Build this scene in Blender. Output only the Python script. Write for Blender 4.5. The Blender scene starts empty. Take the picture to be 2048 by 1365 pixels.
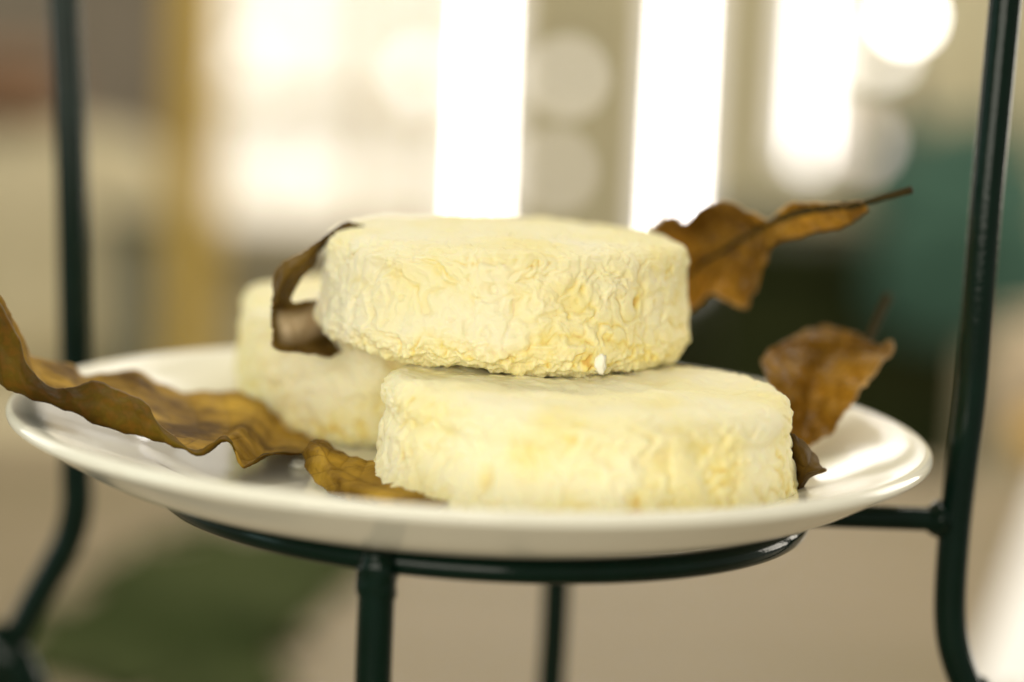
import bpy, bmesh, math
import numpy as np
from mathutils import Vector, Matrix

# ------------------------------------------------------------------ camera, world, lights
scene = bpy.context.scene
COL = scene.collection
F = 85.0 / 36.0 * 2048.0                # focal length in photo pixels
PITCH = math.atan(682.5 / F)
ROLL = 0.042
CAM = Vector((0.0, -0.672, 0.363))      # table top is z = 0, plate centre is y = 0
FWD = Vector((0, math.cos(PITCH), -math.sin(PITCH)))
UPV = Vector((0, math.sin(PITCH), math.cos(PITCH)))
RGT = Vector((1, 0, 0))

cam_d = bpy.data.cameras.new("camera")
cam_d.lens = 85.0
cam_d.sensor_width = 36.0
cam_d.clip_start = 0.02
cam_d.clip_end = 100.0
cam_d.dof.use_dof = True
cam_d.dof.focus_distance = 0.640
cam_d.dof.aperture_fstop = 3.0
cam = bpy.data.objects.new("camera", cam_d)
COL.objects.link(cam)
rr = RGT * math.cos(ROLL) + UPV * math.sin(ROLL)
uu = UPV * math.cos(ROLL) - RGT * math.sin(ROLL)
M = Matrix((rr, uu, -FWD)).transposed().to_4x4()
M.translation = CAM
cam.matrix_world = M
scene.camera = cam

world = bpy.data.worlds.new("World")
scene.world = world
world.use_nodes = True
bg = world.node_tree.nodes["Background"]
bg.inputs[0].default_value = (1.0, 0.95, 0.80, 1)
bg.inputs[1].default_value = 0.42


def area(name, loc, target, size, size_y, power, color):
    d = bpy.data.lights.new(name, 'AREA')
    d.shape = 'RECTANGLE'
    d.size, d.size_y = size, size_y
    d.energy = power
    d.color = color
    o = bpy.data.objects.new(name, d)
    COL.objects.link(o)
    o.location = loc
    o.rotation_euler = (Vector(target) - Vector(loc)).to_track_quat('-Z', 'Y').to_euler()
    return o


area("key_light", (-0.45, -1.75, 0.60), (0, 0, 0.25), 1.5, 0.9, 24.5, (1.0, 0.96, 0.82))
area("side_window_light", (-1.5, -0.35, 0.75), (0, 0, 0.3), 0.35, 1.1, 2.0, (0.60, 0.95, 0.95))
area("right_window_light", (2.1, 1.5, 0.75), (0, 0, 0.25), 1.2, 1.3, 30, (1.0, 0.93, 0.80))
area("left_window_light", (-2.0, 1.3, 0.75), (0, 0, 0.25), 0.9, 1.3, 9, (1.0, 0.96, 0.90))
area("wall_fill_light", (0.1, 1.15, 2.3), (0.0, 2.3, -0.2), 1.8, 0.8, 44, (1.0, 0.93, 0.80))  # unseen overhead lamp, added to brighten the back wall

vs = scene.view_settings
vs.view_transform = 'Standard'
vs.look = 'None'
vs.exposure = 0.05
vs.gamma = 1.0
vs.use_curve_mapping = False
scene.render.engine = 'CYCLES'
scene.cycles.use_denoising = True
scene.cycles.denoiser = 'OPENIMAGEDENOISE'
scene.cycles.max_bounces = 8
scene.cycles.sample_clamp_indirect = 6.0


# ------------------------------------------------------------------ helpers
def at(px, py, Y):
    """Point at world depth Y that lies on the sight line of photo pixel (px, py)."""
    x, y = px - 1024.0, py - 682.5
    u = x * math.cos(ROLL) + y * math.sin(ROLL)
    v = -x * math.sin(ROLL) + y * math.cos(ROLL)
    d = FWD + RGT * (u / F) - UPV * (v / F)
    return CAM + d * ((Y - CAM.y) / d.y)


def atz(px, py, Z):
    """Point on the horizontal plane z = Z seen at photo pixel (px, py)."""
    p = at(px, py, 1.0)
    d = p - CAM
    return CAM + d * ((Z - CAM.z) / d.z)


def tag(o, label=None, cat=None, group=None, kind=None):
    if label: o["label"] = label
    if cat: o["category"] = cat
    if group: o["group"] = group
    if kind: o["kind"] = kind
    return o


def empty(name, loc):
    o = bpy.data.objects.new(name, None)
    o.location = loc
    o.empty_display_size = 0.02
    COL.objects.link(o)
    return o


def mesh_obj(name, verts, faces, mat, parent=None, smooth=True):
    me = bpy.data.meshes.new(name)
    me.from_pydata([tuple(v) for v in verts], [], [tuple(f) for f in faces])
    me.update()
    if smooth:
        me.polygons.foreach_set("use_smooth", [True] * len(me.polygons))
    me.materials.append(mat)
    o = bpy.data.objects.new(name, me)
    COL.objects.link(o)
    if parent is not None:
        o.parent = parent
        o.matrix_parent_inverse = Matrix.Translation(-parent.location)
    return o


def spline(pts, n):
    """Catmull-Rom through pts (k x d array), n samples."""
    p = np.asarray(pts, float)
    k = len(p)
    t = np.linspace(0, k - 1, n)
    i = np.clip(t.astype(int), 0, k - 2)
    f = (t - i)[:, None]
    g = lambda j: p[np.clip(j, 0, k - 1)]
    p0, p1, p2, p3 = g(i - 1), g(i), g(i + 1), g(i + 2)
    p0 = np.where((i - 1 < 0)[:, None], 2 * p1 - p2, p0)
    p3 = np.where((i + 2 > k - 1)[:, None], 2 * p2 - p1, p3)
    return 0.5 * ((2 * p1) + (-p0 + p2) * f + (2 * p0 - 5 * p1 + 4 * p2 - p3) * f ** 2 + (-p0 + 3 * p1 - 3 * p2 + p3) * f ** 3)


_rng = np.random.RandomState(7)
_perm = np.concatenate([_rng.permutation(256)] * 3)
_grad = _rng.normal(size=(256, 3))
_grad /= np.linalg.norm(_grad, axis=1)[:, None]


def perlin(p):
    p = np.asarray(p, float) + 100.0
    i = np.floor(p).astype(int)
    f = p - i
    i &= 255
    w = f * f * f * (f * (f * 6 - 15) + 10)
    out = 0
    for a in (0, 1):
        for b in (0, 1):
            for c in (0, 1):
                h = _perm[_perm[_perm[i[:, 0] + a] + i[:, 1] + b] + i[:, 2] + c]
                g = _grad[h]
                dot = g[:, 0] * (f[:, 0] - a) + g[:, 1] * (f[:, 1] - b) + g[:, 2] * (f[:, 2] - c)
                ww = (w[:, 0] if a else 1 - w[:, 0]) * (w[:, 1] if b else 1 - w[:, 1]) * (w[:, 2] if c else 1 - w[:, 2])
                out = out + dot * ww
    return out * 1.4


def fbm(p, o=3):
    s, a = 0, 1.0
    p = np.asarray(p, float)
    for k in range(o):
        s = s + a * perlin(p * 2 ** k + 17.3 * k)
        a *= 0.5
    return s


# ------------------------------------------------------------------ materials
def nt(name):
    m = bpy.data.materials.new(name)
    m.use_nodes = True
    t = m.node_tree
    return m, t, t.nodes["Principled BSDF"], t.nodes["Material Output"]


def node(t, kind, **kw):
    n = t.nodes.new(kind)
    for k, v in kw.items():
        setattr(n, k, v)
    return n


def ramp(t, stops):
    r = node(t, "ShaderNodeValToRGB")
    e = r.color_ramp.elements
    while len(e) > 1:
        e.remove(e[-1])
    e[0].position, e[0].color = stops[0][0], (*stops[0][1], 1)
    for p, c in stops[1:]:
        x = e.new(p)
        x.color = (*c, 1)
    return r


def noise_color(name, c1, c2, scale, rough=0.6, detail=4, spec=0.5, bump=0.0, bscale=None, stretch=None, coat=0.0):
    m, t, b, out = nt(name)
    tc = node(t, "ShaderNodeTexCoord")
    src = tc.outputs["Object"]
    if stretch:
        mp = node(t, "ShaderNodeMapping")
        mp.inputs["Scale"].default_value = stretch
        t.links.new(src, mp.inputs[0])
        src = mp.outputs[0]
    n = node(t, "ShaderNodeTexNoise")
    n.inputs["Scale"].default_value = scale
    n.inputs["Detail"].default_value = detail
    t.links.new(src, n.inputs["Vector"])
    r = ramp(t, [(0.32, c1), (0.68, c2)])
    t.links.new(n.outputs["Fac"], r.inputs[0])
    t.links.new(r.outputs[0], b.inputs["Base Color"])
    b.inputs["Roughness"].default_value = rough
    b.inputs["Specular IOR Level"].default_value = spec
    b.inputs["Coat Weight"].default_value = coat
    if bump:
        n2 = node(t, "ShaderNodeTexNoise")
        n2.inputs["Scale"].default_value = bscale or scale * 6
        n2.inputs["Detail"].default_value = 4
        t.links.new(src, n2.inputs["Vector"])
        bp = node(t, "ShaderNodeBump")
        bp.inputs["Strength"].default_value = 0.6
        bp.inputs["Distance"].default_value = bump
        t.links.new(n2.outputs["Fac"], bp.inputs["Height"])
        t.links.new(bp.outputs[0], b.inputs["Normal"])
    return m


def emitter(name, c, s):
    m, t, b, out = nt(name)
    b.inputs["Base Color"].default_value = (0.8, 0.8, 0.8, 1)
    b.inputs["Emission Color"].default_value = (*c, 1)
    b.inputs["Emission Strength"].default_value = s
    return m


def cheese_mat(name, ridge, mid, crease, bloom):
    m, t, b, out = nt(name)
    at_ = node(t, "ShaderNodeAttribute", attribute_name="crease")
    tc = node(t, "ShaderNodeTexCoord")
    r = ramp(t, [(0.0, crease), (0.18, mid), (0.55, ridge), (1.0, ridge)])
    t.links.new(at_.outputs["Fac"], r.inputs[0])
    # patchy yellow tint and pale bloom of the rind
    n1 = node(t, "ShaderNodeTexNoise")
    n1.inputs["Scale"].default_value = 42
    n1.inputs["Detail"].default_value = 5
    t.links.new(tc.outputs["Object"], n1.inputs["Vector"])
    r1 = ramp(t, [(0.50, (0, 0, 0)), (0.75, (0.7, 0.7, 0.7))])
    t.links.new(n1.outputs["Fac"], r1.inputs[0])
    mx1 = node(t, "ShaderNodeMix", data_type='RGBA')
    t.links.new(r1.outputs[0], mx1.inputs["Factor"])
    t.links.new(r.outputs[0], mx1.inputs[6])
    mx1.inputs[7].default_value = (*mid, 1)
    at2 = node(t, "ShaderNodeAttribute", attribute_name="bloom")
    mx2 = node(t, "ShaderNodeMix", data_type='RGBA')
    t.links.new(at2.outputs["Fac"], mx2.inputs["Factor"])
    t.links.new(mx1.outputs[2], mx2.inputs[6])
    mx2.inputs[7].default_value = (*bloom, 1)
    t.links.new(mx2.outputs[2], b.inputs["Base Color"])
    b.inputs["Roughness"].default_value = 0.62
    b.inputs["Specular IOR Level"].default_value = 0.3
    b.inputs["Subsurface Weight"].default_value = 0.5
    b.inputs["Subsurface Radius"].default_value = (1.0, 0.75, 0.35)
    b.inputs["Subsurface Scale"].default_value = 0.0026
    n2 = node(t, "ShaderNodeTexNoise")
    n2.inputs["Scale"].default_value = 900
    n2.inputs["Detail"].default_value = 3
    t.links.new(tc.outputs["Object"], n2.inputs["Vector"])
    bp = node(t, "ShaderNodeBump")
    bp.inputs["Strength"].default_value = 0.5
    bp.inputs["Distance"].default_value = 0.0002
    t.links.new(n2.outputs["Fac"], bp.inputs["Height"])
    t.links.new(bp.outputs[0], b.inputs["Normal"])
    return m


def leaf_mat(name, face, back, vein, spot, transl=0.3, rough=0.42, spec=0.10):
    m, t, b, out = nt(name)
    tc = node(t, "ShaderNodeTexCoord")
    n = node(t, "ShaderNodeTexNoise")
    n.inputs["Scale"].default_value = 60
    n.inputs["Detail"].default_value = 6
    n.inputs["Roughness"].default_value = 0.65
    t.links.new(tc.outputs["Object"], n.inputs["Vector"])
    r = ramp(t, [(0.36, spot), (0.52, face), (0.8, tuple(min(1, c * 1.35) for c in face))])
    t.links.new(n.outputs["Fac"], r.inputs[0])
    n3 = node(t, "ShaderNodeTexNoise")
    n3.inputs["Scale"].default_value = 420
    n3.inputs["Detail"].default_value = 5
    t.links.new(tc.outputs["Object"], n3.inputs["Vector"])
    r3 = ramp(t, [(0.38, spot), (0.55, back), (0.8, tuple(min(1, c * 1.4) for c in back))])
    t.links.new(n3.outputs["Fac"], r3.inputs[0])
    geo = node(t, "ShaderNodeAttribute", attribute_name="side")
    mx = node(t, "ShaderNodeMix", data_type='RGBA')
    t.links.new(geo.outputs["Fac"], mx.inputs["Factor"])
    t.links.new(r.outputs[0], mx.inputs[6])
    t.links.new(r3.outputs[0], mx.inputs[7])
    va = node(t, "ShaderNodeAttribute", attribute_name="vein")
    mv = node(t, "ShaderNodeMix", data_type='RGBA')
    t.links.new(va.outputs["Fac"], mv.inputs["Factor"])
    t.links.new(mx.outputs[2], mv.inputs[6])
    mv.inputs[7].default_value = (*vein, 1)
    pa = node(t, "ShaderNodeAttribute", attribute_name="pale")
    mp_ = node(t, "ShaderNodeMix", data_type='RGBA')
    t.links.new(pa.outputs["Fac"], mp_.inputs["Factor"])
    t.links.new(mv.outputs[2], mp_.inputs[6])
    mp_.inputs[7].default_value = (0.60, 0.46, 0.30, 1)  # light tone that paints sheen and lip highlights onto the blade
    mv = mp_
    n7 = node(t, "ShaderNodeTexNoise")
    n7.inputs["Scale"].default_value = 38
    n7.inputs["Detail"].default_value = 3
    t.links.new(tc.outputs["Object"], n7.inputs["Vector"])
    r7 = ramp(t, [(0.33, (0.42, 0.38, 0.34)), (0.52, (0.95, 0.95, 0.95)), (0.70, (1.35, 1.42, 1.5))])
    t.links.new(n7.outputs["Fac"], r7.inputs[0])
    m7 = node(t, "ShaderNodeMix", data_type='RGBA', blend_type='MULTIPLY')
    m7.inputs[0].default_value = 1.0
    t.links.new(mv.outputs[2], m7.inputs[6])
    t.links.new(r7.outputs[0], m7.inputs[7])
    mv = m7
    t.links.new(mv.outputs[2], b.inputs["Base Color"])
    b.inputs["Roughness"].default_value = rough
    b.inputs["Specular IOR Level"].default_value = spec
    bp = node(t, "ShaderNodeBump")
    bp.inputs["Strength"].default_value = 0.6
    bp.inputs["Distance"].default_value = 0.0003
    t.links.new(n3.outputs["Fac"], bp.inputs["Height"])
    t.links.new(bp.outputs[0], b.inputs["Normal"])
    tr = node(t, "ShaderNodeBsdfTranslucent")
    t.links.new(mv.outputs[2], tr.inputs["Color"])
    ms = node(t, "ShaderNodeMixShader")
    ms.inputs[0].default_value = transl
    t.links.new(b.outputs[0], ms.inputs[1])
    t.links.new(tr.outputs[0], ms.inputs[2])
    t.links.new(ms.outputs[0], out.inputs["Surface"])
    return m


MAT = {}
MAT['porcelain'] = noise_color("porcelain", (0.85, 0.82, 0.70), (0.87, 0.84, 0.72), 30, rough=0.10, spec=0.55)
MAT['iron'] = noise_color("green_black_enamel", (0.0014, 0.0085, 0.0048), (0.0020, 0.0115, 0.0070), 80, rough=0.09, spec=0.17, bump=0.0001, bscale=700)
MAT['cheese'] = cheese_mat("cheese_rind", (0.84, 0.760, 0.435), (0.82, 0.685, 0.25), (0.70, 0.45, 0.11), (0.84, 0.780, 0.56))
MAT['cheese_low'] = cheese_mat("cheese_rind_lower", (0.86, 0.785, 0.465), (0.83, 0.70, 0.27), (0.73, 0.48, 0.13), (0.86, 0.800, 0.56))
MAT['curd'] = noise_color("curd", (0.86, 0.83, 0.70), (0.88, 0.85, 0.74), 400, rough=0.5)
MAT['leaf'] = leaf_mat("dry_leaf", (0.52, 0.305, 0.036), (0.15, 0.092, 0.008), (0.15, 0.075, 0.008), (0.20, 0.100, 0.010), transl=0.25, rough=0.55)
MAT['leaf_amber'] = leaf_mat("dry_leaf_amber", (0.48, 0.265, 0.032), (0.42, 0.225, 0.024), (0.12, 0.065, 0.010), (0.30, 0.150, 0.014), transl=0.4, rough=0.36, spec=0.35)
MAT['leaf_dark'] = leaf_mat("dry_leaf_dark", (0.15, 0.085, 0.014), (0.10, 0.056, 0.009), (0.07, 0.038, 0.01), (0.08, 0.044, 0.008), transl=0.2, rough=0.5)
MAT['stem'] = noise_color("leaf_stem", (0.022, 0.018, 0.005), (0.045, 0.030, 0.008), 120, rough=0.7, spec=0.1)

# background materials
MAT['wood_top'] = noise_color("table_wood", (0.170, 0.136, 0.072), (0.235, 0.182, 0.115), 3, rough=0.55, stretch=(0.6, 6, 6), bump=0.0005, bscale=60)
MAT['green_shadow'] = noise_color("green_shadow", (0.022, 0.033, 0.008), (0.055, 0.066, 0.024), 7, spec=0.05, rough=0.95, bump=0.001, bscale=300)  # shadow tone for the sheet on the table
MAT['paper'] = noise_color("white_paper", (0.80, 0.78, 0.76), (0.84, 0.82, 0.80), 10, rough=0.8)
MAT['plaster'] = noise_color("plaster", (0.38, 0.335, 0.205), (0.46, 0.41, 0.265), 4, rough=0.9, bump=0.002, bscale=40)
MAT['floor'] = noise_color("floor_boards", (0.16, 0.12, 0.08), (0.22, 0.17, 0.11), 4, rough=0.6, stretch=(1, 8, 1))
MAT['timber'] = noise_color("yellow_timber", (0.40, 0.26, 0.035), (0.54, 0.36, 0.06), 9, rough=0.6, stretch=(8, 8, 0.8))
MAT['frame'] = noise_color("painted_frame", (0.62, 0.54, 0.37), (0.68, 0.60, 0.42), 12, rough=0.5)


# ------------------------------------------------------------------ generic shapes
def tube(name, path, radius, mat, parent, n=120, seg=20, caps=True, lumps=0.0):
    """A round rod along a spline through world points; radius may be one number per path point."""
    P = spline(path, n)
    rad = np.full(n, radius) if np.isscalar(radius) else spline(np.array(radius)[:, None], n)[:, 0]
    T = np.gradient(P, axis=0)
    T /= np.linalg.norm(T, axis=1)[:, None]
    ref = np.array([0.0, 1.0, 0.1]) if abs(T[0][1]) < 0.8 else np.array([1.0, 0.0, 0.0])
    verts, faces = [], []
    N = ref - T[0] * np.dot(ref, T[0])
    for i in range(n):
        N = N - T[i] * np.dot(N, T[i])
        N /= np.linalg.norm(N)
        B = np.cross(T[i], N)
        for k in range(seg):
            a = 2 * math.pi * k / seg
            verts.append(P[i] + rad[i] * (math.cos(a) * N + math.sin(a) * B))
    for i in range(n - 1):
        for k in range(seg):
            k2 = (k + 1) % seg
            faces.append((i * seg + k, i * seg + k2, (i + 1) * seg + k2, (i + 1) * seg + k))
    if caps:
        faces.append(tuple(range(seg - 1, -1, -1)))
        faces.append(tuple((n - 1) * seg + k for k in range(seg)))
    verts = np.array(verts)
    if lumps:
        verts = verts + lumps * np.stack([perlin(verts * 240 + 9 * j) for j in range(3)], 1)
    return mesh_obj(name, verts, faces, mat, parent)


def torus(name, c, R, r, mat, parent, n=160, seg=18, tilt=0.0):
    verts, faces = [], []
    for i in range(n):
        a = 2 * math.pi * i / n
        for k in range(seg):
            b = 2 * math.pi * k / seg
            q = R + r * math.cos(b)
            x = q * math.cos(a)
            verts.append((c[0] + x, c[1] + q * math.sin(a), c[2] + r * math.sin(b) - tilt * x))
    for i in range(n):
        for k in range(seg):
            i2, k2 = (i + 1) % n, (k + 1) % seg
            faces.append((i * seg + k, i2 * seg + k, i2 * seg + k2, i * seg + k2))
    return mesh_obj(name, verts, faces, mat, parent)


def lathe(name, prof, c, mat, parent, n=160, tilt=0.0):
    """Closed profile (r, z) from axis to axis turned about the vertical through c."""
    verts, faces = [], []
    m = len(prof)
    for i in range(n):
        a = 2 * math.pi * i / n
        for (r, z) in prof:
            x = r * math.cos(a)
            verts.append((c[0] + x, c[1] + r * math.sin(a), c[2] + z - tilt * x))
    for i in range(n):
        j = (i + 1) % n
        for k in range(m - 1):
            faces.append((i * m + k, j * m + k, j * m + k + 1, i * m + k + 1))
    o = mesh_obj(name, verts, faces, mat, parent)
    bm = bmesh.new(); bm.from_mesh(o.data)
    bmesh.ops.remove_doubles(bm, verts=bm.verts, dist=1e-6)
    bmesh.ops.recalc_face_normals(bm, faces=bm.faces)
    bm.to_mesh(o.data); bm.free()
    return o


def box(name, lo, hi, mat, parent=None, bev=0.004):
    bm = bmesh.new()
    bmesh.ops.create_cube(bm, size=1.0)
    lo, hi = Vector(lo), Vector(hi)
    for v in bm.verts:
        v.co = Vector(((v.co[i] + 0.5) * (hi[i] - lo[i]) + lo[i] for i in range(3)))
    if bev:
        bmesh.ops.bevel(bm, geom=bm.edges[:], offset=min(bev, 0.3 * min(hi - lo)), segments=2, affect='EDGES')
    me = bpy.data.meshes.new(name)
    bm.to_mesh(me); bm.free()
    me.materials.append(mat)
    o = bpy.data.objects.new(name, me)
    COL.objects.link(o)
    if parent is not None:
        o.parent = parent
        o.matrix_parent_inverse = Matrix.Translation(-parent.location)
    return o


def wallrect(px0, py0, px1, py1, Y):
    a, b = at(px0, py0, Y), at(px1, py1, Y)
    return min(a.x, b.x), max(a.x, b.x), min(a.z, b.z), max(a.z, b.z)


# ------------------------------------------------------------------ setting: table, wall, floor
#BACKGROUND
tt = box("table_top", (-0.95, -0.75, -0.035), (0.95, 1.25, 0.0), MAT['wood_top'])
tag(tt, kind='structure')
WY = 2.62
wl = box("wall", (-3.0, WY, -0.76), (3.0, WY + 0.12, 2.7), MAT['plaster'], bev=0)
tag(wl, kind='structure')
fl = box("floor", (-3.0, -1.5, -0.86), (3.0, WY + 0.12, -0.76), MAT['floor'], bev=0)
tag(fl, kind='structure')

# broad bright window, left of the cheeses
def window(name, label, px0, px1, bottom, top, mat, mullions, bars, Y=WY, group=None, frame=0.03):
    a, b = at(px0, 300, Y), at(px1, 300, Y)
    x0, x1 = a.x, b.x
    root = empty(name, ((x0 + x1) / 2, Y, bottom))
    tag(root, label, "window", group)
    box("pane", (x0, Y - 0.012, bottom), (x1, Y - 0.002, top), mat, root, bev=0)
    if frame:
        for (l, h) in (((x0 - frame, Y - 0.05, bottom - frame), (x0, Y - 0.0005, top + frame)),
                       ((x1, Y - 0.05, bottom - frame), (x1 + frame, Y - 0.0005, top + frame)),
                       ((x0, Y - 0.05, bottom - frame), (x1, Y - 0.0005, bottom)),
                       ((x0, Y - 0.05, top), (x1, Y - 0.0005, top + frame))):
            box("frame", l, h, MAT['frame'], root)
    for m in mullions:
        q = at(m, 300, Y).x
        box("mullion", (q - 0.012, Y - 0.04, bottom), (q + 0.012, Y - 0.013, top), MAT['frame'], root)
    for z in bars:
        box("glazing_bar", (x0, Y - 0.036, z - 0.012), (x1, Y - 0.0135, z + 0.012), MAT['frame'], root)
    return root


MAT['pane_cream'] = emitter("daylit_pane", (1.0, 0.89, 0.70), 0.54)
MAT['pane_slit'] = emitter("daylit_slit", (1.0, 0.96, 0.94), 15.0)
MAT['lens_glow'] = emitter("lens_glow_strip", (1.0, 0.93, 0.84), 0.7)  # dim glowing strips added beside the slits to imitate lens glow
MAT['pane_slit2'] = emitter("daylit_slit_dim", (1.0, 0.97, 0.96), 6.0)

window("wide_window", "wide cream daylit window beside the yellow timber post", 425, 868, 0.055, 1.9, MAT['pane_cream'], [742], [0.215, 0.62, 1.1])
for (px, py_end, lab, mm) in ((963, 560, "left one of three tall white window slits, above the middle of the cheese stack", 'pane_slit'),
                              (1357, 560, "middle one of three tall white window slits, at the cheese stack's right end", 'pane_slit'),
                              (1622, 318, "right one of three tall white window slits, ending above the leaf stem", 'pane_slit2')):
    c = at(px, 200, WY)
    zb = at(px, py_end, WY).z
    root = empty("window_slit", (c.x, WY, zb))
    tag(root, lab, "window", "tall narrow window slits in the back wall")
    box("pane", (c.x - 0.005, WY - 0.010, zb), (c.x + 0.005, WY - 0.002, 1.7), MAT[mm], root, bev=0)
    for sx in (-1, 1):
        xa, xb = sorted((c.x + sx * 0.0055, c.x + sx * 0.030))
        box("lens_glow_strip", (xa, WY - 0.009, zb), (xb, WY - 0.002, 1.7), MAT['lens_glow'], root, bev=0)  # added glow margin, not a real pane
        xa, xb = sorted((c.x + sx * 0.0305, c.x + sx * 0.040))
        box("frame", (xa, WY - 0.016, zb - 0.01), (xb, WY - 0.0005, 1.71), MAT['frame'], root)

# hanging bulbs that blur into discs
for k, (px, py, st, colr, lab) in enumerate((
        (1814, 32, 20.0, (1.0, 0.97, 0.92), "brightest hanging bulb, a white disc near the top right"),
        (1768, 108, 4.0, (1.0, 0.95, 0.88), "dim bulb hanging just below the brightest white disc"),
        (1738, 296, 2.4, (1.0, 0.80, 0.72), "pinkish dim bulb right of the right window slit"),
        (1136, 158, 2.2, (1.0, 0.92, 0.80), "upper of two pale bulbs between the left and middle window slits"),
        (836, 150, 2.6, (1.0, 0.95, 0.90), "dim bulb before the wide window's right edge"),
        (500, 120, 1.3, (1.0, 0.93, 0.84), "dim bulb before the wide window, near the timber post"),
        (640, 345, 1.2, (1.0, 0.88, 0.68), "warm dim bulb before the wide window's lower middle"),
        (1112, 345, 1.5, (1.0, 0.90, 0.78), "lower of two pale bulbs between the left and middle window slits"))):
    c = at(px, py, WY - 0.12)
    MAT['b%d' % k] = emitter("bulb_glow", colr, st)
    root = empty("hanging_bulb", c)
    tag(root, lab, "bulb", "bulbs hanging before the back wall")
    prof = [(0.0, -0.016), (0.007, -0.0145), (0.0125, -0.009), (0.0145, 0.0), (0.0125, 0.008), (0.008, 0.015), (0.006, 0.020), (0.0, 0.020)]
    lathe("glass_bulb", prof, c, MAT['b%d' % k], root, n=20)
    lathe("cap", [(0.0, 0.0195), (0.0065, 0.0195), (0.0068, 0.034), (0.003, 0.038), (0.0, 0.038)], c, MAT['iron'], root, n=16)
    tube("cord", [c + Vector((0, 0, 0.037)), c + Vector((0, 0, 0.6)), c + Vector((0, 0, 1.9))], 0.0012, MAT['iron'], root, n=6, seg=6)

# yellow timber post
a_, b2_ = at(338, 300, 1.72), at(432, 300, 1.72)
pst = empty("timber_post", ((a_.x + b2_.x) / 2, 1.74, -0.76))
tag(pst, "upright yellow timber post left of the wide window", "post")
box("shaft", (a_.x, 1.72, -0.66), (b2_.x, 1.76, 2.6), MAT['timber'], pst)
box("plinth", (a_.x - 0.012, 1.71, -0.76), (b2_.x + 0.012, 1.77, -0.66), MAT['timber'], pst)


def pillow(name, c, size, mat, parent, seed, p=3.0, rot=0.0):
    """A soft-edged padded block."""
    bm = bmesh.new()
    bmesh.ops.create_cube(bm, size=2.0)
    bmesh.ops.subdivide_edges(bm, edges=bm.edges[:], cuts=9, use_grid_fill=True)
    P = np.array([v.co[:] for v in bm.verts])
    ln = (np.abs(P) ** p).sum(1) ** (1 / p)
    P = P / ln[:, None]
    P = P * (1 + 0.05 * perlin(P * 2.2 + seed))[:, None]
    ca, sa = math.cos(rot), math.sin(rot)
    vs_ = []
    for q in P * np.array(size):
        vs_.append((c[0] + q[0] * ca - q[2] * sa, c[1] + q[1], c[2] + q[0] * sa + q[2] * ca))
    for v, q in zip(bm.verts, vs_):
        v.co = q
    me = bpy.data.meshes.new(name)
    bm.to_mesh(me); bm.free()
    me.polygons.foreach_set("use_smooth", [True] * len(me.polygons))
    me.materials.append(mat)
    o = bpy.data.objects.new(name, me)
    COL.objects.link(o)
    if parent is not None:
        o.parent = parent
        o.matrix_parent_inverse = Matrix.Translation(-parent.location)
    return o


MAT['linen'] = noise_color("tan_linen", (0.46, 0.40, 0.25), (0.54, 0.47, 0.31), 14, rough=0.95, bump=0.001, bscale=300)
MAT['rust'] = noise_color("rust_wool", (0.17, 0.095, 0.050), (0.22, 0.125, 0.068), 20, rough=0.95, bump=0.001, bscale=300)
MAT['olive'] = noise_color("olive_paint", (0.050, 0.046, 0.012), (0.070, 0.062, 0.018), 12, rough=0.5)
MAT['dark_wood'] = noise_color("dark_wood", (0.010, 0.017, 0.003), (0.024, 0.027, 0.006), 5, spec=0.1, rough=0.7, stretch=(1, 1, 6))
MAT['teal'] = noise_color("teal_cloth", (0.020, 0.062, 0.040), (0.044, 0.100, 0.070), 9, rough=0.95, bump=0.001, bscale=300)
MAT['kraft'] = noise_color("kraft_paper", (0.50, 0.40, 0.27), (0.56, 0.45, 0.31), 10, rough=0.8)
MAT['orange'] = noise_color("orange_peel", (0.62, 0.36, 0.06), (0.68, 0.42, 0.08), 60, rough=0.45, bump=0.0005, bscale=250)

# padded tan chair at the left with a rust blanket over its back
Y0 = 1.95
ch = empty("padded_chair", (at(90, 600, Y0).x, Y0, -0.76))
tag(ch, "tan padded chair blurred behind the stand's left post", "chair")
c0 = at(95, 500, Y0)
pillow("backrest", (c0.x, Y0, c0.z), (0.135, 0.05, 0.135), MAT['linen'], ch, 1.0, 4.0)
pillow("seat", (c0.x, Y0 - 0.16, c0.z - 0.20), (0.15, 0.17, 0.05), MAT['linen'], ch, 2.0, 4.0)
for sx in (-1, 1):
    for yy in (-0.28, -0.03):
        xx = c0.x + sx * 0.12
        tube("leg", [Vector((xx, Y0 + yy, c0.z - 0.22)), Vector((xx, Y0 + yy, -0.4)), Vector((xx + sx * 0.01, Y0 + yy, -0.758))], [0.016, 0.014, 0.010], MAT['dark_wood'], ch, n=12, seg=10)
c1 = at(5, 215, Y0)
bk_ = empty("folded_blanket", (c1.x, Y0, c0.z + 0.12))
tag(bk_, "reddish brown folded blanket on top of the tan chair's back", "blanket")
pillow("fold", (c1.x, Y0, c0.z + 0.158), (0.075, 0.055, 0.024), MAT['rust'], bk_, 4.0, 3.0)
pillow("fold", (c1.x - 0.004, Y0 - 0.004, c0.z + 0.196), (0.070, 0.052, 0.022), MAT['rust'], bk_, 6.0, 3.0)

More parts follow.
